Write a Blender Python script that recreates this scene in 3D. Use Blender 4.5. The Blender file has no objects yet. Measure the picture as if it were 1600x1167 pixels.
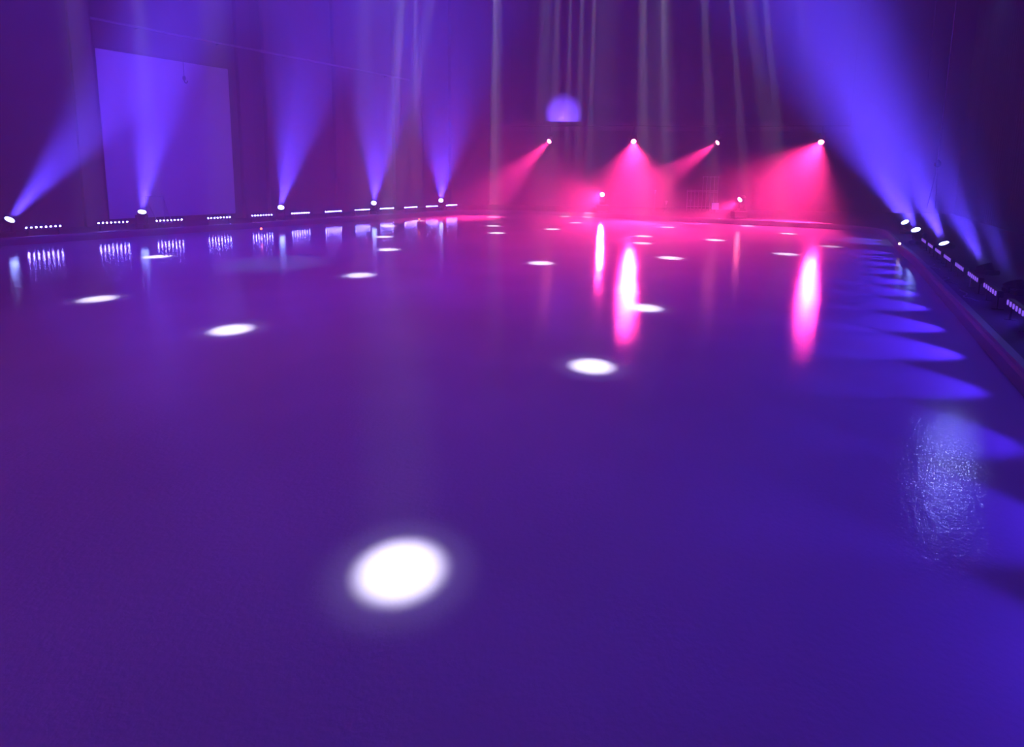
import bpy, bmesh, math, random
from mathutils import Vector, Matrix
random.seed(4)
sc = bpy.context.scene
C = sc.collection

# ---------------------------------------------------------------- camera
W, HH = 1600, 1167
FPX, CX, CY, CAMZ = 830.0, 800.0, 382.0, 2.4
PITCH, ROLL = math.atan(108/830), math.radians(.75)
Fv = Vector((0, math.cos(PITCH), -math.sin(PITCH)))
_R = Vector((1, 0, 0)); _U = Vector((0, math.sin(PITCH), math.cos(PITCH)))
Rv = _R*math.cos(ROLL) + _U*math.sin(ROLL)
Uv = _U*math.cos(ROLL) - _R*math.sin(ROLL)
EYE = Vector((0, 0, CAMZ))
cd = bpy.data.cameras.new('camera'); cam = bpy.data.objects.new('camera', cd); C.objects.link(cam)
cd.sensor_fit = 'HORIZONTAL'; cd.sensor_width = 36; cd.lens = FPX/W*36
cd.shift_y = (CY-HH/2)/W; cd.clip_start = .05; cd.clip_end = 300
m = Matrix.Identity(4)
for i in range(3):
    m[i][0] = Rv[i]; m[i][1] = Uv[i]; m[i][2] = -Fv[i]; m[i][3] = EYE[i]
cam.matrix_world = m
sc.camera = cam

# ---------------------------------------------------------------- world, exposure, sampling behaviour
sc.view_settings.view_transform = 'Standard'; sc.view_settings.look = 'None'
sc.view_settings.gamma = 1; sc.view_settings.exposure = 0
sc.view_settings.use_curve_mapping = False
w = bpy.data.worlds.new('world'); sc.world = w; w.use_nodes = True
w.node_tree.nodes['Background'].inputs[0].default_value = (.1, .05, .5, 1)
w.node_tree.nodes['Background'].inputs[1].default_value = 0.0
cy = sc.cycles
cy.max_bounces = 5; cy.diffuse_bounces = 2; cy.glossy_bounces = 3; cy.volume_bounces = 1
cy.sample_clamp_indirect = 4.0; cy.use_denoising = True
cy.caustics_reflective = False; cy.caustics_refractive = False
HAZE = .022
BLUE = (.085, .045, 1.0); RED = (1.0, .030, .23); WHITE = (.86, .78, 1.0)

def ray(x, y): return Fv + Rv*((x-CX)/FPX) + Uv*((CY-y)/FPX)
def at_z(x, y, z=0.0):
    d = ray(x, y); return EYE + d*((z-CAMZ)/d.z)
def at_depth(x, y, Y):
    d = ray(x, y); return EYE + d*(Y/d.y)
def at_plane(x, y, p, n):
    d = ray(x, y); return EYE + d*((p-EYE).dot(n)/d.dot(n))

def spot(name, loc, direction, color, power, size, blend, radius=.1, parent=None):
    l = bpy.data.lights.new(name, 'SPOT'); l.color = color; l.energy = power
    l.spot_size = math.radians(size); l.spot_blend = blend; l.shadow_soft_size = radius
    o = bpy.data.objects.new(name, l); C.objects.link(o)
    o.rotation_mode = 'QUATERNION'
    q = Vector(direction).to_track_quat('-Z', 'Y')
    if parent is None:
        o.location = loc; o.rotation_quaternion = q
    else:
        o.parent = parent
        o.location = loc; o.rotation_quaternion = q
    return o

# added unseen fill lamps, overhead and behind the camera, tinting ice, walls and haze
FILL_WASH = [((-4, 6, 14), (-3, 5, 0), (.20, .08, 1), 2100, 72),
        ((10, 10, 14), (7, 8, 0), (.08, .0, 1), 2000, 70),
        ((-9, 17, 14), (-10, 18, 0), (.08, .01, 1), 6500, 62),
        ((-12, 12, 13.5), (-17.5, 23, 4), (.10, .03, 1), 7500, 44),
        ((2, -5, 12.5), (-9, 20, 0), (.06, .01, 1), 21000, 40),
        ((0, -6, 12.5), (1, 26, 0), (.16, .0, 1), 22000, 42),
        ((-2, -5, 12.5), (-7, 36, 6), (.17, .01, 1), 20000, 28),
        ((6, -4, 12.5), (8, 24, 0), (1, .012, .45), 9000, 30)]
for p, t, c, e, s in FILL_WASH:
    spot('fill_wash_light', Vector(p), Vector(t)-Vector(p), c, e, s, 1.0, .25)

# the narrow white spots that fall on the ice: pixel, sideways offset of the lamp, strength
SPOTS = [(625,890,0,1),(925,572,0,1),(1008,481,0,1),(1047,403,-1.0,1),(845,411,0,1),(562,430,.6,1),(362,515,0,1),
         (153,467,0,1),(246,401,0,1),(607,390,2.6,1),(600,370,1.2,1),(606,353,1.2,1),(652,345,0,1),(770,339,0,1),
         (771,353,0,1),(776,364,0,1),(883,338,0,1),(900,348,0,1),(863,358,0,1),(918,339,0,1),(1005,369,-.6,1),
         (1003,380,-.6,1),(1043,355,-1,1),(1117,375,-1.5,1),(1168,353,-2,1),(1231,365,-2.5,1),(1228,397,-3.2,1),(1297,385,-3,.5)]
for x, y, off, k in SPOTS:
    g = at_z(x, y)
    top = Vector((g.x+off, g.y, 14.2))
    wide = 2.6 if y > 800 else 2.75 if y > 560 else 3.0 if y > 450 else 3.3
    spot('ceiling_spotlight', top, g-top, WHITE, 44000*k*(1.9 if y < 380 else 1.4 if y < 420 else 1), wide, 1.0, .05 if y > 450 else .09)
    if y > 385: spot('ceiling_spotlight_spill', top, g-top, (.62, .52, 1), 1900*k, wide*1.7, 1.0, .06)
# three soft large ones: a cyan wash, a pale wash by the right corner
g = at_z(1375, 378); top = Vector((g.x-3, g.y+.5, 14.2)); spot('ceiling_spotlight', top, g-top, (.6, .55, 1), 3200, 13, .8, .1)
g = at_z(430, 411); top = Vector((g.x, g.y, 14.2)); spot('ceiling_spotlight', top, g-top, (.10, .5, 1), 2600, 14, 1, .1)

# bluish lamp high on the right whose mirror image streaks over the ice
hp = at_depth(1572, -32, 21); g = at_z(1492, 590)
spot('ceiling_spotlight', hp, g-hp, (.28, .34, 1), 1000, 12, 1.0, .03)

# ---------------------------------------------------------------- materials
def mat(name, col, rough=.6, metal=0.0, noise=0.0, scale=8, emit=None, estr=0, spec=.5, bump=0.0, two=False):
    mt = bpy.data.materials.new(name); mt.use_nodes = True
    nt = mt.node_tree; b = nt.nodes['Principled BSDF']
    b.inputs['Base Color'].default_value = (*col, 1); b.inputs['Roughness'].default_value = rough
    b.inputs['Metallic'].default_value = metal; b.inputs['Specular IOR Level'].default_value = spec
    if noise or bump:
        tc = nt.nodes.new('ShaderNodeTexCoord'); n = nt.nodes.new('ShaderNodeTexNoise')
        n.inputs['Scale'].default_value = scale; n.inputs['Detail'].default_value = 5
        nt.links.new(tc.outputs['Object'], n.inputs['Vector'])
        if noise:
            r = nt.nodes.new('ShaderNodeMapRange')
            r.inputs['To Min'].default_value = 1-noise; r.inputs['To Max'].default_value = 1+noise
            mx = nt.nodes.new('ShaderNodeVectorMath'); mx.operation = 'SCALE'
            mx.inputs[0].default_value = col
            nt.links.new(n.outputs['Fac'], r.inputs['Value']); nt.links.new(r.outputs['Result'], mx.inputs['Scale'])
            nt.links.new(mx.outputs['Vector'], b.inputs['Base Color'])
        if bump:
            bp = nt.nodes.new('ShaderNodeBump'); bp.inputs['Strength'].default_value = bump
            nt.links.new(n.outputs['Fac'], bp.inputs['Height']); nt.links.new(bp.outputs['Normal'], b.inputs['Normal'])
    if emit:
        b.inputs['Emission Color'].default_value = (*emit, 1); b.inputs['Emission Strength'].default_value = estr
    return mt

M_BLACK = mat('black_painted_metal', (.02, .02, .022), .45, .3, noise=.2)
M_APRON = mat('dark_apron', (.035, .03, .035), .75, noise=.25, scale=2)
M_KERB = mat('kerb_board', (.16, .15, .18), .5, noise=.12, scale=3)
M_WALL = mat('dark_wall', (.055, .05, .06), .85, noise=.3, scale=.6, bump=.1)
M_PIL = mat('pilaster', (.10, .085, .085), .85, noise=.25, scale=1)
M_CEIL = mat('dark_ceiling', (.02, .02, .025), .9, noise=.2)
M_CURT = mat('black_curtain', (.018, .017, .02), .95, noise=.2, scale=4)
M_SCREEN = mat('white_screen_cloth', (.72, .72, .76), .85, noise=.04, scale=2)
M_PIPE = mat('grey_steel_pipe', (.30, .30, .33), .4, .5, noise=.1)
M_ROPE = mat('dark_rope', (.06, .05, .06), .9, noise=.2)
M_CABLE = mat('cable', (.25, .2, .3), .6, noise=.1)
M_GOAL = mat('pale_tube', (.7, .7, .75), .5, noise=.05)
M_BALC = mat('balcony_front', (.12, .11, .12), .7, noise=.2, scale=2)
M_GLOWBLUE = mat('blue_lamp_glass', (.5, .5, .6), .3, emit=(.25, .33, 1), estr=32)
M_CELLGAP = mat('blue_lamp_gap', (.3, .3, .4), .3, emit=(.45, .6, 1), estr=1.3)
M_GLOWRED = mat('red_lamp_glass', (.6, .4, .4), .3, emit=(1, .12, .22), estr=90)
M_REDRIM = mat('red_lamp_rim', (.6, .1, .3), .3, emit=(1, .05, .35), estr=3)
M_LED = mat('blue_led_lens', (.5, .5, .6), .3, emit=(.18, .15, 1), estr=190)
M_LEDDIM = mat('blue_led_lens_side', (.5, .5, .6), .3, emit=(.28, .12, 1), estr=.9)
M_MARK = mat('red_marker_lens', (.6, .2, .1), .3, emit=(1, .12, .10), estr=7)
M_MARKW = mat('warm_marker_lens', (.6, .5, .4), .3, emit=(1, .62, .45), estr=4)
M_MON = mat('lit_monitor', (.4, .3, .5), .3, emit=(.62, .15, 1), estr=.75)

def ice_material():
    mt = bpy.data.materials.new('wet_ice'); mt.use_nodes = True
    nt = mt.node_tree; b = nt.nodes['Principled BSDF']; N = nt.nodes.new; L = nt.links.new
    tc = N('ShaderNodeTexCoord')
    n1 = N('ShaderNodeTexNoise'); n1.inputs['Scale'].default_value = .35; n1.inputs['Detail'].default_value = 6
    L(tc.outputs['Object'], n1.inputs['Vector'])
    cr = N('ShaderNodeValToRGB'); cr.color_ramp.elements[0].color = (.50, .51, .54, 1); cr.color_ramp.elements[1].color = (.62, .63, .66, 1)
    cr.color_ramp.elements[0].position = .3; cr.color_ramp.elements[1].position = .7
    L(n1.outputs['Fac'], cr.inputs['Fac'])
    # skate scratches: thin stretched noise, a little paler
    mp = N('ShaderNodeMapping'); mp.inputs['Rotation'].default_value = (0, 0, .7); mp.inputs['Scale'].default_value = (.8, 22, 1)
    L(tc.outputs['Object'], mp.inputs['Vector'])
    n2 = N('ShaderNodeTexNoise'); n2.inputs['Scale'].default_value = 1.6; n2.inputs['Detail'].default_value = 3; n2.inputs['Distortion'].default_value = 1.2
    L(mp.outputs['Vector'], n2.inputs['Vector'])
    c2 = N('ShaderNodeMapRange'); c2.inputs['From Min'].default_value = .60; c2.inputs['From Max'].default_value = .80; c2.inputs['To Max'].default_value = .10
    L(n2.outputs['Fac'], c2.inputs['Value'])
    mx = N('ShaderNodeMix'); mx.data_type = 'RGBA'; mx.inputs[7].default_value = (.6, .6, .62, 1)
    L(c2.outputs['Result'], mx.inputs[0]); L(cr.outputs['Color'], mx.inputs[6]); L(mx.outputs[2], b.inputs['Base Color'])
    b.inputs['Specular IOR Level'].default_value = .5; b.inputs['IOR'].default_value = 1.33
    rr = N('ShaderNodeMapRange'); rr.inputs['From Min'].default_value = .40; rr.inputs['From Max'].default_value = .66; rr.inputs['To Min'].default_value = .03; rr.inputs['To Max'].default_value = .14
    n4 = N('ShaderNodeTexNoise'); n4.inputs['Scale'].default_value = 18; n4.inputs['Detail'].default_value = 6; n4.inputs['Roughness'].default_value = .7
    L(tc.outputs['Object'], n4.inputs['Vector']); L(n4.outputs['Fac'], rr.inputs['Value']); L(rr.outputs['Result'], b.inputs['Roughness'])
    n3 = N('ShaderNodeTexNoise'); n3.inputs['Scale'].default_value = 26; n3.inputs['Detail'].default_value = 4
    L(tc.outputs['Object'], n3.inputs['Vector'])
    bp = N('ShaderNodeBump'); dd = N('ShaderNodeVectorMath'); dd.operation = 'DOT_PRODUCT'; dd.inputs[1].default_value = (.7918, -.6107, 0)
    L(tc.outputs['Object'], dd.inputs[0])
    mr = N('ShaderNodeMapRange'); mr.inputs['From Min'].default_value = -19.0; mr.inputs['From Max'].default_value = -10.0
    mr.inputs['To Min'].default_value = .06; mr.inputs['To Max'].default_value = .145   # fresher, smoother ice along the left boards
    L(dd.outputs['Value'], mr.inputs['Value']); L(mr.outputs['Result'], bp.inputs['Strength'])
    bp.inputs['Distance'].default_value = .02
    L(n3.outputs['Fac'], bp.inputs['Height']); L(bp.outputs['Normal'], b.inputs['Normal'])
    return mt
M_ICE = ice_material()

# ---------------------------------------------------------------- helpers
def tag(o, label=None, cat=None, group=None, kind=None):
    if label: o['label'] = label
    if cat: o['category'] = cat
    if group: o['group'] = group
    if kind: o['kind'] = kind
    return o
def obj(name, bm, mats, parent=None, smooth=False):
    me = bpy.data.meshes.new(name); bmesh.ops.recalc_face_normals(bm, faces=bm.faces); bm.to_mesh(me); bm.free()
    if not isinstance(mats, (list, tuple)): mats = [mats]
    for x in mats: me.materials.append(x)
    if smooth:
        for p in me.polygons: p.use_smooth = True
    o = bpy.data.objects.new(name, me); C.objects.link(o)
    if parent: o.parent = parent
    return o
def empty(name, loc, rotz=0.0):
    o = bpy.data.objects.new(name, None); C.objects.link(o); o.location = loc; o.rotation_euler = (0, 0, rotz)
    o.empty_display_size = .1; return o
def box(bm, lo, hi, mi=0):
    x0, y0, z0 = lo; x1, y1, z1 = hi
    v = [bm.verts.new(p) for p in [(x0,y0,z0),(x1,y0,z0),(x1,y1,z0),(x0,y1,z0),(x0,y0,z1),(x1,y0,z1),(x1,y1,z1),(x0,y1,z1)]]
    for f in [(0,3,2,1),(4,5,6,7),(0,1,5,4),(1,2,6,5),(2,3,7,6),(3,0,4,7)]:
        bm.faces.new([v[i] for i in f]).material_index = mi
def bevel(bm, w):
    bmesh.ops.bevel(bm, geom=bm.edges[:], offset=w, segments=2, affect='EDGES', clamp_overlap=True)
def tube(bm, pts, r, n=8):
    pts = [Vector(p) for p in pts]; rings = []
    for i, p in enumerate(pts):
        a = pts[max(i-1, 0)]; b = pts[min(i+1, len(pts)-1)]; t = (b-a).normalized()
        u = t.orthogonal().normalized() if i == 0 else (u - t*u.dot(t)).normalized()
        v = t.cross(u)
        rr = r[i] if isinstance(r, (list, tuple)) else r
        rings.append([bm.verts.new(p+u*math.cos(k/n*2*math.pi)*rr+v*math.sin(k/n*2*math.pi)*rr) for k in range(n)])
    for a, b in zip(rings, rings[1:]):
        for k in range(n): bm.faces.new((a[k], a[(k+1)%n], b[(k+1)%n], b[k]))
    bm.faces.new(rings[0][::-1]); bm.faces.new(rings[-1])
def lathe(bm, prof, n=20, M=None, mi=0, cap=True):
    """profile of (radius, height along +Z)"""
    M = M or Matrix.Identity(4); rings = []
    for r, z in prof:
        rings.append([bm.verts.new(M @ Vector((r*math.cos(k/n*2*math.pi), r*math.sin(k/n*2*math.pi), z))) for k in range(n)])
    for a, b in zip(rings, rings[1:]):
        for k in range(n): bm.faces.new((a[k], a[(k+1)%n], b[(k+1)%n], b[k])).material_index = mi
    if cap:
        bm.faces.new(rings[0][::-1]).material_index = mi; bm.faces.new(rings[-1]).material_index = mi
def BM(): return bmesh.new()

# ---------------------------------------------------------------- the rink outline (metres, camera above the origin)
LD = Vector((.6107, .7918, 0)).normalized()       # direction of the left side
LN = Vector((-LD.y, LD.x, 0))                     # outwards, left
RD = Vector((.5215, .8533, 0)).normalized()       # direction of the right side
RN = Vector((RD.y, -RD.x, 0))                     # outwards, right
L0 = Vector((-15.94, 16.36, 0)); R0 = Vector((5.99, 6.06, 0))
def cat(pts, n=8):
    out = []
    for i in range(1, len(pts)-2):
        p0, p1, p2, p3 = [Vector(p) for p in pts[i-1:i+3]]
        for k in range(n):
            t = k/n
            out.append(.5*((2*p1)+(p2-p0)*t+(2*p0-5*p1+4*p2-p3)*t*t+(3*p1-p0-3*p2+p3)*t*t*t))
    return out
far = [tuple(L0+LD*16), tuple(L0+LD*18.5), (-3.35,32.25,0), (-1.2,33.3,0), (2.2,32.7,0), (5.8,31.1,0), (9.5,29.0,0), (13.2,27.2,0),
       (15.9,25.6,0), (16.4,23.6,0), (14.95,20.9,0), (12.95,17.6,0), tuple(R0+RD*11)]
edge = [L0-LD*26] + [L0+LD*(i*3-24) for i in range(14)] + cat(far) + [R0+RD*(11-i*2) for i in range(14)]
# ice
bm = BM(); vs = [bm.verts.new((p.x, p.y, 0)) for p in edge]
bm.faces.new(vs)
ice = obj('floor', bm, M_ICE); tag(ice, kind='structure')
# apron all around, at kerb height less a little, with a hole for the ice (two rings joined)
bm = BM(); ZA = .20
def offset(poly, d):
    out = []
    for i, p in enumerate(poly):
        a = poly[max(i-1, 0)]; b = poly[min(i+1, len(poly)-1)]; t = (b-a).normalized()
        out.append(Vector((p.x, p.y, 0)) + Vector((-t.y, t.x, 0))*d)
    return out
KW = .14
inner = offset(edge, KW)
outer = []
for p in edge:
    c = Vector((2, 10, 0)); d = (p-c).normalized(); outer.append(p + d*26)
a = [bm.verts.new((p.x, p.y, ZA)) for p in inner]; b = [bm.verts.new((p.x, p.y, ZA)) for p in outer]
for i in range(len(a)-1): bm.faces.new((a[i], a[i+1], b[i+1], b[i]))
apron = obj('floor', bm, M_APRON); tag(apron, kind='structure')
# kerb
bm = BM(); prof = [(0, -.05), (0, .17), (.015, .22), (.04, .25), (KW, .25), (KW, .1)]
rings = []
for (d, z) in prof: rings.append([bm.verts.new((p.x, p.y, z)) for p in offset(edge, d)])
for r1, r2 in zip(rings, rings[1:]):
    for i in range(len(r1)-1): bm.faces.new((r1[i], r1[i+1], r2[i+1], r2[i]))
k = obj('rink_kerb', bm, M_KERB)
tag(k, 'low kerb board running round the whole edge of the ice', 'kerb')

# ---------------------------------------------------------------- walls, ceiling
HZ = 17.0
WL0 = L0 + LN*3.2                                  # left wall plane
cornerL = WL0 + LD*((40-WL0.y)/LD.y)
WR0 = R0 + RN*5.0
cornerR = WR0 + RD*((36-WR0.y)/RD.y)
def wall(name, p, q, th, mt=M_WALL, z0=0.0, z1=HZ, n=None):
    d = (q-p).normalized(); nn = n
    bm = BM(); c = [p, q, q+nn*th, p+nn*th]
    lo = [bm.verts.new((v.x, v.y, z0)) for v in c]; hi = [bm.verts.new((v.x, v.y, z1)) for v in c]
    bm.faces.new(lo[::-1]); bm.faces.new(hi)
    for i in range(4): bm.faces.new((lo[i], lo[(i+1)%4], hi[(i+1)%4], hi[i]))
    o = obj(name, bm, mt); tag(o, kind='structure'); return o
wall('wall_left', WL0-LD*28, cornerL+LD*.3, .3, n=LN)
bd = (cornerR-cornerL).normalized(); bn = Vector((-bd.y, bd.x, 0))
wall('wall_back', cornerL-bd*.3, cornerR+bd*.3, .3, n=bn)
wall('wall_right', WR0-RD*22, cornerR, .3, n=RN)
pc = [WL0-LD*28+LN*.3, cornerL+LN*.3+bn*.3, cornerR+bn*.3+RN*.3, WR0-RD*22+RN*.3]
bm = BM(); lo = [bm.verts.new((p.x, p.y, HZ)) for p in pc]; hi = [bm.verts.new((p.x, p.y, HZ+.3)) for p in pc]
bm.faces.new(lo); bm.faces.new(hi)
for i in range(4): bm.faces.new((lo[i], lo[(i+1)%4], hi[(i+1)%4], hi[i]))
tag(obj('ceiling', bm, M_CEIL), kind='structure')

# haze that fills the hall
h_in = [WL0-LD*27.9-LN*.02, cornerL-LN*.02-bn*.02, cornerR-bn*.02-RN*.02, WR0-RD*21.9-RN*.02]
bm = BM(); lo = [bm.verts.new((p.x, p.y, -.01)) for p in h_in]; hi = [bm.verts.new((p.x, p.y, HZ-.01)) for p in h_in]
bm.faces.new(lo); bm.faces.new(hi)
for i in range(4): bm.faces.new((lo[i], lo[(i+1)%4], hi[(i+1)%4], hi[i]))
hz = obj('haze', bm, [])
hm = bpy.data.materials.new('stage_haze'); hm.use_nodes = True; nt = hm.node_tree
for nd in list(nt.nodes): nt.nodes.remove(nd)
out = nt.nodes.new('ShaderNodeOutputMaterial'); vs_ = nt.nodes.new('ShaderNodeVolumeScatter')
vs_.inputs['Color'].default_value = (.97, .97, .97, 1); vs_.inputs['Density'].default_value = HAZE; vs_.inputs['Anisotropy'].default_value = .15
nt.links.new(vs_.outputs[0], out.inputs['Volume'])
hz.data.materials.append(hm); hz.display_type = 'WIRE'
tag(hz, 'thin theatrical haze filling the hall above the ice', 'haze', kind='stuff')

# curtains in folds along the right wall and part of the back wall
def curtain(p, q, nin, label, z0, z1, fold=.32, amp=.09, mt=M_CURT):
    L = (q-p).length; d = (q-p)/L; n = int(L/fold*6); bm = BM(); top = []; bot = []
    for i in range(n+1):
        s = L*i/n; o = math.sin(s/fold*2*math.pi)*amp + math.sin(s*1.7)*.05
        v = p + d*s + nin*(.28+o)
        top.append(bm.verts.new((v.x, v.y, z1))); bot.append(bm.verts.new((v.x, v.y, z0)))
    for i in range(n): bm.faces.new((bot[i], bot[i+1], top[i+1], top[i]))
    o = obj('curtain', bm, mt, smooth=True); sol = o.modifiers.new('s', 'SOLIDIFY'); sol.thickness = .02
    tag(o, label, 'curtain'); return o
curtain(WR0-RD*6, cornerR-RD*.8, -RN, 'black folded curtain hanging along the right side behind the blue lamps', ZA+.02, HZ-1)

# pilasters on the left wall
def on_left(x, y): return at_plane(x, y, WL0, LN)
def along(p): return (p-WL0).dot(LD)
def wall_box(name, s0, s1, depth, z0, z1, mt, parent=None, gap=0.0):
    """box standing on the left wall between s0 and s1 along it"""
    bm = BM(); c = [WL0+LD*s0-LN*gap, WL0+LD*s1-LN*gap, WL0+LD*s1-LN*(depth+gap), WL0+LD*s0-LN*(depth+gap)]
    lo = [bm.verts.new((v.x, v.y, z0)) for v in c]; hi = [bm.verts.new((v.x, v.y, z1)) for v in c]
    bm.faces.new(lo[::-1]); bm.faces.new(hi)
    for i in range(4): bm.faces.new((lo[i], lo[(i+1)%4], hi[(i+1)%4], hi[i]))
    bevel(bm, .02)
    return obj(name, bm, mt, parent)
sA, sB = along(on_left(160, 230)), along(on_left(361, 230))
zT = on_left(151, 76).z
tag(wall_box('trim_1', along(on_left(118, 200)), along(on_left(150, 200)), .35, ZA, HZ, M_PIL), kind='structure')
tag(wall_box('trim_2', along(on_left(372, 200)), along(on_left(392, 200)), .35, ZA, HZ, M_PIL), kind='structure')
tag(wall_box('trim_3', along(on_left(412, 200)), along(on_left(420, 200)), .35, ZA, HZ, M_PIL), kind='structure')
for i, x in enumerate((520, 612, 700)):
    tag(wall_box('trim_%d' % (4+i), along(on_left(x, 200)), along(on_left(x+12, 200)), .3, ZA, HZ, M_PIL), kind='structure')

# the big pale screen on the left wall
s = empty('projection_screen', WL0+LD*((sA+sB)/2)+Vector((0, 0, ZA)))
def local(o, parent):
    o.parent = parent; o.matrix_parent_inverse = Matrix.Translation(-parent.location) if parent.rotation_euler.z == 0 else parent.matrix_basis.inverted()
    return o
local(wall_box('screen_cloth', sA, sB, .04, ZA+.25, zT, M_SCREEN, gap=.08), s)
local(wall_box('top_batten', sA-.05, sB+.05, .07, zT, zT+.10, M_BLACK, gap=.06), s)
local(wall_box('bottom_batten', sA-.02, sB+.02, .07, ZA+.15, ZA+.25, M_BLACK, gap=.06), s)
tag(s, 'large pale rectangular screen hanging on the dark left wall', 'screen')

# hook on a cord before the screen
p = at_plane(287, 97, WL0-LN*.5, LN); q = at_plane(288, 128, WL0-LN*.5, LN)
bm = BM(); tube(bm, [(0, 0, p.z-q.z+.9), (0, 0, .12)], .012)
hk = empty('hanging_hook', (q.x, q.y, q.z))
obj('cord', bm, M_ROPE, hk)
bm = BM(); tube(bm, [(0, 0, .14), (0, 0, .04), (.03, 0, -.03), (.09, 0, -.05), (.13, 0, 0), (.13, 0, .05)], .022)
obj('hook', bm, M_ROPE, hk)
bm = BM(); box(bm, (-.05, -.035, .08), (.05, .035, .24)); bevel(bm, .01)
obj('pulley_block', bm, M_ROPE, hk)
tag(hk, 'small dark hook on a cord hanging in front of the pale screen', 'hook')

# long pipe above the screen
P1 = at_plane(140, 20, WL0-LN*.45, LN); P2 = at_plane(640, 130, WL0-LN*.45, LN)
P2 = Vector((P2.x, P2.y, P1.z*.5+P2.z*.5)); P1.z = P2.z
pr = empty('wall_pipe', P1)
bm = BM(); tube(bm, [(0, 0, 0), P2-P1], .045); obj('pipe', bm, M_PIPE, pr)
Lp = (P2-P1).length; dp = (P2-P1)/Lp
for k in range(5):
    c = dp*(Lp*(k+.5)/5); bm = BM(); tube(bm, [c, c+LN*.45], .03); obj('bracket', bm, M_BLACK, pr)
c = dp*(Lp*.42); bm = BM(); tube(bm, [c-dp*.12, c+dp*.12], .07); obj('coupler', bm, M_PIPE, pr)
tag(pr, 'long horizontal steel pipe on the left wall above the screen', 'pipe')

# back balcony with rail, and blue lit recess above it
def back_at(x, y): return at_plane(x, y, cornerL, bn)
b0 = back_at(782, 190); b1 = back_at(1330, 190); BD = 2.4
zb = at_plane(880, 190, cornerL-bn*BD, bn).z
bal = empty('balcony', Vector((b0.x, b0.y, zb)), math.atan2(bd.y, bd.x))
Lb = (b1-b0).length
bm = BM(); box(bm, (0, -BD, -.22), (Lb, .0, 0)); bevel(bm, .02); obj('slab', bm, M_BALC, bal)
bm = BM(); box(bm, (0.02, -BD+.06, -.62), (Lb-.02, -BD+.17, -.22)); bevel(bm, .02); obj('fascia_beam', bm, M_BALC, bal)
x0_ = (at_plane(862, 197, cornerL-bn*BD, bn)-b0).dot(bd); x1_ = (at_plane(903, 197, cornerL-bn*BD, bn)-b0).dot(bd)
bm = BM(); tube(bm, [(x0_, -BD-.02, -.32), (x1_, -BD-.02, -.32)], .03); obj('cable_tray', bm, M_GOAL, bal)
tag(bal, 'long dark balcony slab across the back wall with blue light above', 'balcony')
bl = back_at(880, 190)
spot('balcony_uplight', Vector((bl.x, bl.y, zb+.2))-bn*2.2, Vector((0, 0, .22))+bn*1.0, (.16, .07, 1), 9000, 66, .6, .08)

# ---------------------------------------------------------------- lamps
def frame_from_z(d):
    return Vector(d).to_track_quat('Z', 'Y').to_matrix().to_4x4()
def lens_bm(r, n=18):
    bm = BM()
    lathe(bm, [(r, 0), (r, .012)], n=28, mi=1)
    cells = [(0, 0)] + [(r*.40*math.cos(a*math.pi/3), r*.40*math.sin(a*math.pi/3)) for a in range(6)] + \
            [(r*.78*math.cos(a*math.pi/6+.26), r*.78*math.sin(a*math.pi/6+.26)) for a in range(12)]
    for x, y in cells:
        lathe(bm, [(r*.19, .010), (r*.16, .022)], n=8, M=Matrix.Translation((x, y, 0)), mi=0)
    return bm
HEADS = []
def moving_head(pos, aim, base_z, label, group, glow, color, power, size, blend, kind='floor', r=.14, hang=0, on=True, lit=True):
    """head centre pos, beam direction aim; floor = stands on its base, hung = clamped to a pipe above"""
    aim = Vector(aim).normalized()
    up = 1 if kind == 'floor' else -1
    yaw = math.atan2(aim.y, aim.x)
    root = empty('stage_lamp', Vector((pos.x, pos.y, base_z)), 0)
    c = Vector((0, 0, pos.z-base_z)) - aim*.02      # lens centre is at pos
    M = Matrix.Translation(c) @ frame_from_z(aim)
    bm = BM()
    lathe(bm, [(.05, -.34), (.10, -.33), (.135, -.27), (.15, -.12), (r+.02, -.02), (r+.025, .02), (r+.005, .025), (r+.002, .0)], n=24, M=M)
    obj('head', bm, M_BLACK, root, smooth=False)
    bm = lens_bm(r); bmesh.ops.transform(bm, matrix=M @ Matrix.Translation((0, 0, .004)), verts=bm.verts)
    obj('lens', bm, list(glow), root)
    side = Vector((-math.sin(yaw), math.cos(yaw), 0))
    cc = c - aim*.16                                # pivot
    bz = .13 if up > 0 else -.13
    bm = BM()
    pts = []
    for s_ in (-1, 1):
        a = cc + side*(s_*.185); b = Vector((cc.x, cc.y, 0)) + side*(s_*.17) + Vector((0, 0, bz*1.05))
        tube(bm, [a, b], .026, 6)
        tube(bm, [cc+side*(s_*.12), a+side*(s_*.02)], .035, 8)
    a = Vector((cc.x, cc.y, 0)) + side*.19 + Vector((0, 0, bz*1.05)); b = Vector((cc.x, cc.y, 0)) - side*.19 + Vector((0, 0, bz*1.05))
    tube(bm, [a, b], .03, 6)
    obj('yoke', bm, M_BLACK, root)
    bm = BM()
    z0, z1 = (0, .12) if up > 0 else (-.12, 0)
    box(bm, (cc.x-.17, cc.y-.17, z0), (cc.x+.17, cc.y+.17, z1)); bevel(bm, .02)
    obj('base', bm, M_BLACK, root)
    if up < 0:
        bm = BM(); tube(bm, [(cc.x, cc.y, 0), (cc.x, cc.y, hang)], .025); obj('hanging_clamp', bm, M_BLACK, root)
    if on:
        spot('lamp_light', c + aim*.07, aim, color, power, size, blend, r*.75, parent=root)
    tag(root, label, 'stage lamp', group)
    return root

def aim_from_image(px, py, pos, dx, dy, cosphi):
    """direction whose picture runs along (dx, dy) and that leans towards the viewer by cosphi"""
    tocam = (EYE-pos).normalized()
    v = Rv*dx - Uv*dy
    v = (v - tocam*v.dot(tocam)).normalized()
    return tocam*cosphi + v*math.sqrt(max(0, 1-cosphi*cosphi))

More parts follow.
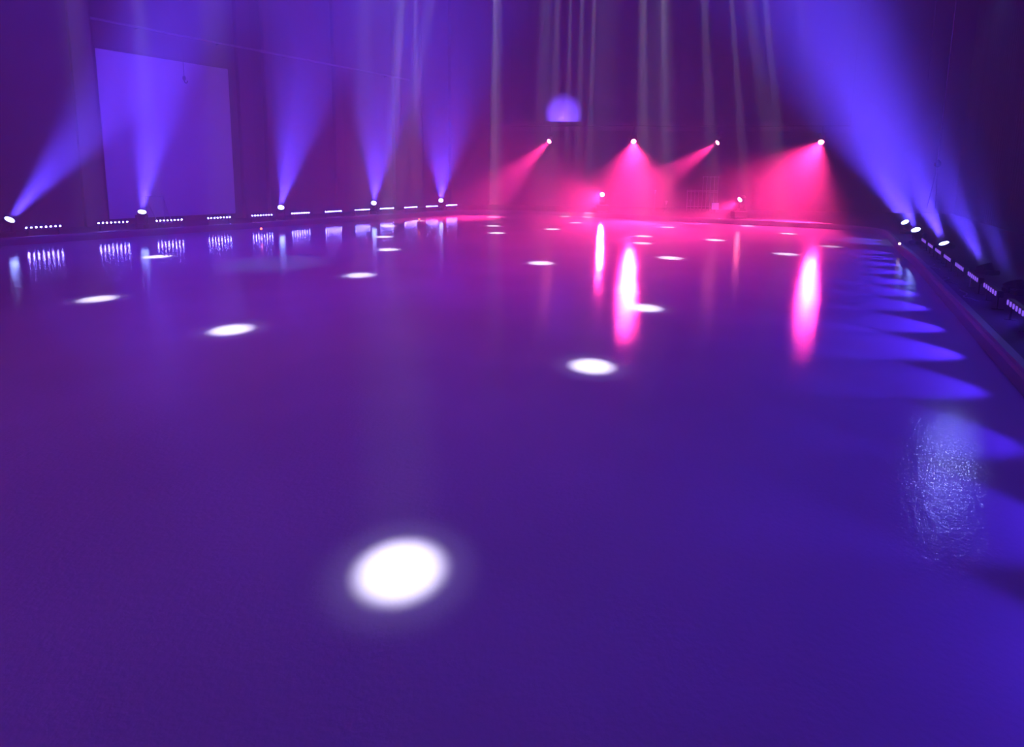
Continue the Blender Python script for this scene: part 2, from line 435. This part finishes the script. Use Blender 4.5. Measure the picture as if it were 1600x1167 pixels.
GB = (M_GLOWBLUE, M_CELLGAP); GR = (M_GLOWRED, M_REDRIM)
PWB = 52000
blueL = [(15,343, 115,-135, .50, 'blue beam lamp at the far left end, its beam leaning furthest to the right', 1.0),
         (222,331, 20,-150, .55, 'blue beam lamp whose upright beam crosses the pale screen', 1.1),
         (439,324, 34,-174, .72, 'third blue beam lamp from the left, standing well right of the pale screen', 1.2),
         (584,317, 14,-167, .80, 'blue beam lamp with an upright beam, above the leftmost distant row of white spots', 1.2),
         (689,313, 8,-160, .86, 'smallest and most distant blue beam lamp, next to the pink light', 1.2)]
for x, y, dx, dy, cp, lab, k in blueL:
    pos = at_plane(x, y, L0+LN*1.05, LN) if x < 1200 else at_z(x, y, .70) if x < 1440 else at_plane(x, y, R0+RN*1.15, RN)
    moving_head(pos, aim_from_image(x, y, pos, dx, dy, cp), ZA, lab, 'blue beam lamps on the left side', GB, BLUE, PWB*k, 27, .95)
blueR = [(1414,347, -85,-140, .50, 'blue beam lamp at the far end of the right side, smallest of its row', 1.2),
         (1431,359, -70,-150, .50, 'blue beam lamp on the right side, just beside the furthest one', 1.3),
         (1475,380, -70,-150, .36, 'nearest glowing blue beam lamp on the right side, with the largest oval lens', 1.5),
         (1537,414, -62,-120, -.12, 'blue beam lamp on the right side seen from behind, its lens turned away', .7),
         (1583,442, -55,-120, -.30, 'dark beam lamp at the right picture edge, nearest of its row', .15)]
for x, y, dx, dy, cp, lab, k in blueR:
    pos = at_plane(x, y, L0+LN*1.05, LN) if x < 1200 else at_z(x, y, .70) if x < 1440 else at_plane(x, y, R0+RN*1.15, RN)
    moving_head(pos, aim_from_image(x, y, pos, dx, dy, cp), ZA, lab, 'blue beam lamps on the right side', GB, BLUE, PWB*k, 27, .95)
# red lamps hanging in front of the balcony
PWR = 58000
redH = [(858,221, -100,95, .68, 'leftmost hanging red lamp, below the blue lit patch of wall', .8),
        (990,221, -4,100, .905, 'hanging red lamp with its beam straight down, above the brightest middle streak', 1.5),
        (1121,223, -100,68, .55, 'hanging red lamp throwing a narrow beam down to the left', .9),
        (1283,222, -60,88, .905, 'rightmost hanging red lamp with the widest pink beam', 1.6)]
rp = []
for x, y, dx, dy, cp, lab, k in redH:
    rs = 43 if k > 1.2 else 30
    pos = at_z(x, y, 4.6); rp.append(pos)
    moving_head(pos, aim_from_image(x, y, pos, dx, dy, cp), 5.15, lab, 'hanging red lamps', GR, RED, PWR*k, rs, 1.0, kind='hung', r=.15, hang=.38)
# pipe they hang from, on drop wires
pa = rp[0]+(rp[0]-rp[3]).normalized()*2.5; pb = rp[3]+(rp[3]-rp[0]).normalized()*1.5
T0 = Vector((pa.x, pa.y, 5.55)); lp = empty('lighting_pipe', T0)
pts = [Vector((p_.x, p_.y, 5.55))-T0 for p_ in [pa]+rp+[pb]]
bm = BM(); tube(bm, pts, .03); obj('pipe', bm, M_BLACK, lp)
for p_ in (pts[0], pts[2]*.5+pts[3]*.5, pts[5]):
    bm = BM(); tube(bm, [p_, p_+Vector((0, 0, HZ-5.6))], .008, 5); obj('drop_wire', bm, M_BLACK, lp)
tag(lp, 'thin black pipe that the four hanging red lamps are clamped to', 'pipe')
# low red lamps on stands
redL = [(941,304, -100,38, .96, 'low red lamp standing at the far left end, above the brightest white streak', .5),
        (1156,312, -100,60, .62, 'low red lamp standing at the back right of the lit monitor', .5)]
for x, y, dx, dy, cp, lab, k in redL:
    pos = at_z(x, y, 1.5); pos = at_depth(x, y, 33.0 if x < 1000 else 29.5)
    st = empty('flight_case', Vector((pos.x, pos.y, ZA)))
    top = pos.z-.62-ZA
    bm = BM(); box(bm, (-.35, -.3, .06), (.35, .3, top)); bevel(bm, .015); obj('case_body', bm, M_BLACK, st)
    for sx in (-.28, .28):
        for sy in (-.23, .23):
            bm = BM(); lathe(bm, [(.03, 0), (.03, .07)], n=8, M=Matrix.Translation((sx, sy, 0))); obj('caster', bm, M_BLACK, st)
    for zz in (.06, top-.04):
        bm = BM(); box(bm, (-.36, -.31, zz), (.36, .31, zz+.04)); obj('metal_edge', bm, M_PIPE, st)
    tag(st, 'dark box under the low red lamp ' + ('at the left of the back edge' if x < 1000 else 'near the lit monitor'), 'box')
    moving_head(pos, aim_from_image(x, y, pos, dx, dy, cp), ZA+top, lab, 'low red lamps', GR, RED, PWR*k, 40, 1.0, r=.14)

# ---------------------------------------------------------------- LED bars
def led_bar_proto(lensmat, n=8, tall=False):
    root = empty('led_bar', (0, 0, 0))
    bm = BM(); box(bm, (-.5, -.04, .225), (.5, .045, .335)); bevel(bm, .008); obj('housing', bm, M_BLACK, root)
    for i in range(n):
        x = -.4375+.125*i
        if tall:
            x = -.42+.84*i/(n-1)
            bm = BM(); box(bm, (x-.026, -.056, .238), (x+.026, -.04, .322)); bevel(bm, .006)
        else:
            bm = BM(); lathe(bm, [(.024, .0), (.022, .010), (.012, .016)], n=12, M=Matrix.Translation((x, -.04, .28)) @ Matrix.Rotation(math.pi/2, 4, 'X'))
        obj('lens', bm, lensmat, root)
    for sx in (-1, 1):
        bm = BM(); box(bm, (sx*.40-.02, -.07, 0), (sx*.40+.02, .09, .012)); box(bm, (sx*.40-.02, -.01, .01), (sx*.40+.02, .01, .23))
        obj('foot', bm, M_BLACK, root)
    return root
def copy_tree(o, parent=None):
    c = o.copy(); C.objects.link(c); c.parent = parent
    for ch in o.children: copy_tree(ch, c)
    return c
def put(proto, used, pos, yaw, label, group):
    o = copy_tree(proto) if used else proto
    o.location = (pos.x, pos.y, ZA); o.rotation_euler = (0, 0, yaw); tag(o, label, 'light bar', group); return o
LB = [(33.6,356.4,99.8,352.3),(148.3,349,203,346),(240,345,287.3,343),(320.7,341,362,338.9),(390.7,337.3,426.3,335.3),(453.4,333.6,484,332),
      (506,330.9,533.7,329.5),(553.5,328.2,577.3,326.8),(592.6,326,615,324.9),(630.8,324.2,651,323.3),(664.8,322.7,683.5,321.5),(696.5,320.8,713.5,320)]
LLAB = ['LED light bar beside the leftmost blue lamp, largest of its row',
        'LED light bar just left of the lamp that shines across the screen',
        'LED light bar in front of the pale goal frame, right of the screen lamp',
        'LED light bar under the right edge of the pale screen',
        'LED light bar behind the red marker light, left of the third blue lamp',
        'LED light bar directly right of the third blue lamp from the left',
        'LED light bar midway between the third and fourth blue lamps from the left',
        'LED light bar just left of the fourth blue lamp from the left',
        'LED light bar just right of the fourth blue lamp from the left',
        'LED light bar left of the thin upright wire, far along the left side',
        'LED light bar below and left of the most distant blue lamp',
        'LED light bar right of the most distant blue lamp, last of the left row']
p1 = led_bar_proto(M_LED); used = False
for a, lab in zip(LB, LLAB):
    A = at_z(a[0], a[1], .48); B = at_z(a[2], a[3], .48); c = (A+B)/2
    yawL = math.atan2(LD.y, LD.x)            # local -Y faces the ice
    o = put(p1, used, c, yawL, lab, 'LED bars along the left side'); used = True
yawR = math.atan2(-RD.y, -RD.x)
RLAB = ['LED light bar furthest along the right side, left of the second lens',
        'LED light bar below the two furthest right blue lamps, half hidden',
        'LED light bar on the right side just beyond the largest oval lens',
        'LED light bar on the right side, left of and below the largest oval lens',
        'LED light bar on the right side directly under the largest oval lens',
        'LED light bar on the right side just before the largest oval lens',
        'LED light bar on the right side, left of the lamp seen from behind',
        'LED light bar on the right side right under the lamp seen from behind',
        'LED light bar on the right side below the dark lamp, with four lenses showing',
        'LED light bar cut by the right picture edge']
p2 = led_bar_proto(M_LEDDIM, 6, True); used = False
anchor = at_z(1551.7, 452, .48)
RB = [13.25, 11.9, 8.95, 7.45, 6.0, 4.5, 2.9, 1.45, 0.0, -1.65]
for s_, lab in zip(RB, RLAB):
    c = anchor + RD*s_; c = c + RN*(.0 if s_ < 11 else .25)
    put(p2, used, c, yawR, lab, 'LED bars along the right side'); used = True
for s_ in RB + [-3.2, -4.7, -6.2, -7.7, -9.2]:
    c = anchor + RD*s_
    spot('led_bar_light', c-RN*.22+Vector((0, 0, .14)), -RN+Vector((0, 0, -.30)), (.07, .02, 1), 330 if s_ > -4 else 150 if s_ > -6 else 90, 58, .5, .05)

# ---------------------------------------------------------------- small things
# red and warm marker lamps on the kerb
for (x, y, lab, mt) in [(408, 354, 'small red marker light on the left kerb, below the third blue lamp', M_MARK),
                        (655, 340, 'small red marker light on the kerb at the far left corner', M_MARK),
                        (1406, 377, 'small warm white marker light on the kerb at the far right corner', M_MARKW)]:
    p = at_z(x, y, .40)
    o = empty('marker_light', Vector((p.x+.0, p.y, .25)))
    bm = BM(); lathe(bm, [(.045, 0), (.045, .03), (.03, .035)], n=12); obj('marker_base', bm, M_BLACK, o)
    bm = BM(); lathe(bm, [(.03, .03), (.04, .06), (.035, .095), (.012, .11)], n=12); obj('marker_lens', bm, mt, o)
    tag(o, lab, 'marker light')
# goal frame behind the bars
pg = at_depth(257, 340, 21.9); pg.z = ZA
pg2 = at_depth(257, 307, 21.9)
hgt = pg2.z-ZA; wd = (at_depth(257, 307, 21.9)-at_depth(230, 307, 21.9)).length
g = empty('goal_frame', pg)
for nm, pts in (('post', [(0, 0, 0), (0, 0, hgt)]), ('post', [(-wd, 0, 0), (-wd, 0, hgt)]), ('crossbar', [(0, 0, hgt), (-wd, 0, hgt)]),
                ('back_bar', [(0, 0, hgt), (-.05, .55, 0)]), ('back_bar', [(-wd, 0, hgt), (-wd+.05, .55, 0)]), ('ground_bar', [(-.05, .55, .02), (-wd+.05, .55, .02)])):
    bm = BM(); tube(bm, pts, .018); obj(nm, bm, M_GOAL, g)
tag(g, 'thin pale tube frame standing in front of the screen', 'frame')
# hanging cables
def cable(pt, ztop, lab, r=.012, weight=True, name='hanging_cable'):
    o = empty(name, pt)
    bm = BM(); tube(bm, [(0, 0, .1), (0, 0, (ztop-pt.z)*.5), (0, 0, ztop-pt.z)], r, 6); obj('line', bm, M_CABLE, o)
    if weight:
        bm = BM(); lathe(bm, [(.02, -.06), (.07, -.02), (.08, .06), (.05, .12), (.015, .16)], n=12); obj('weight', bm, M_BLACK, o)
        for dx in (-.06, .05):
            bm = BM(); tube(bm, [(0, 0, 0), (dx, .02, -.6), (dx*2.2, .05, -1.25)], .008, 5); obj('tail_line', bm, M_CABLE, o)
    tag(o, lab, 'cable'); return o
cable(at_depth(1465, 258, 15.5), HZ, 'hanging cable with a dark weight, in front of the right dark curtain', r=.016)
cable(at_depth(1449, 130, 17.5), HZ, 'plain thin cable hanging high before the right curtain', r=.008, weight=False)
cable(at_depth(661, 316, 32), HZ, 'plain thin upright wire near the most distant blue lamp', r=.014, weight=False)
# monitor, rack and stands at the far end
pm = at_depth(1117, 328, 33.5); pm.z = ZA
o = empty('monitor', pm); zc = at_depth(1117, 322, 33.5).z-ZA
bm = BM(); box(bm, (-.25, -.02, zc-.24), (.25, .03, zc+.24)); bevel(bm, .01); obj('case', bm, M_BLACK, o)
bm = BM(); box(bm, (-.22, -.03, zc-.21), (.22, -.018, zc+.21)); obj('screen', bm, M_MON, o)
bm = BM(); tube(bm, [(0, .03, 0), (0, .03, zc)], .025); box(bm, (-.2, -.15, 0), (.2, .2, .03)); obj('stand', bm, M_BLACK, o)
tag(o, 'small lit lavender monitor at the far end left of the low right red lamp', 'monitor')
pk = at_depth(1096, 330, 35.5); pk.z = ZA; ztop = at_depth(1096, 275, 35.5).z-ZA
o = empty('rack', pk)
for i in range(9):
    x = -1.0+i*.25; hh = ztop if i > 3 else ztop-.9
    bm = BM(); tube(bm, [(x, 0, 0), (x, 0, hh)], .025, 6); obj('upright', bm, M_GOAL, o)
for zz in (.3, ztop*.55, ztop-.95):
    bm = BM(); tube(bm, [(-1.05, 0, zz), (1.05, 0, zz)], .025, 6); obj('crossbar', bm, M_GOAL, o)
bm = BM(); tube(bm, [(-.05, 0, ztop-.05), (1.05, 0, ztop-.05)], .025, 6); obj('crossbar', bm, M_GOAL, o)
tag(o, 'pale rack of upright bars behind the lit monitor at the far end', 'rack')
for x, yt, yb, lab in [(1022, 300, 330, 'tallest thin stand with a small pale head at the far end'),
                       (1040, 317, 333, 'short thin stand between the two taller ones at the far end'),
                       (1078, 315, 333, 'thin stand with a pale cup shaped head just left of the monitor')]:
    b_ = at_depth(x, yb, 33.2); zt = at_depth(x, yt, 33.2).z-ZA; o = empty('pole_stand', Vector((b_.x, b_.y, ZA)))
    bm = BM(); tube(bm, [(0, 0, .1), (0, 0, zt)], .014, 6); obj('pole', bm, M_PIPE, o)
    for k in range(3):
        a = k*2.094; bm = BM(); tube(bm, [(0, 0, .3), (math.cos(a)*.28, math.sin(a)*.28, .01)], .012, 6); obj('leg', bm, M_PIPE, o)
    bm = BM(); lathe(bm, [(.02, -.12), (.05, -.02), (.09, .10), (.085, .12)], n=12, M=Matrix.Translation((0, 0, zt))); obj('stand_head', bm, M_GOAL, o)
    tag(o, lab, 'stand')
# cables lying on the right apron
for k, (s_, off) in enumerate([(4.6, .35), (2.4, .35), (.6, .3)]):
    c = anchor + RD*s_ - RN*off*.8; c.z = ZA
    bm = BM(); tube(bm, [Vector((math.cos(t*.9)*.05, 0, .015))+RD*(t*.16-.5)+RN*math.sin(t*1.3+k)*.06 for t in range(8)], .012, 6)
    o = obj('power_cable', bm, M_CABLE); o.location = c
    tag(o, ['power cable lying on the right apron, furthest of the three', 'power cable lying on the right apron, middle of the three',
            'power cable lying on the right apron, nearest of the three'][k], 'cable')
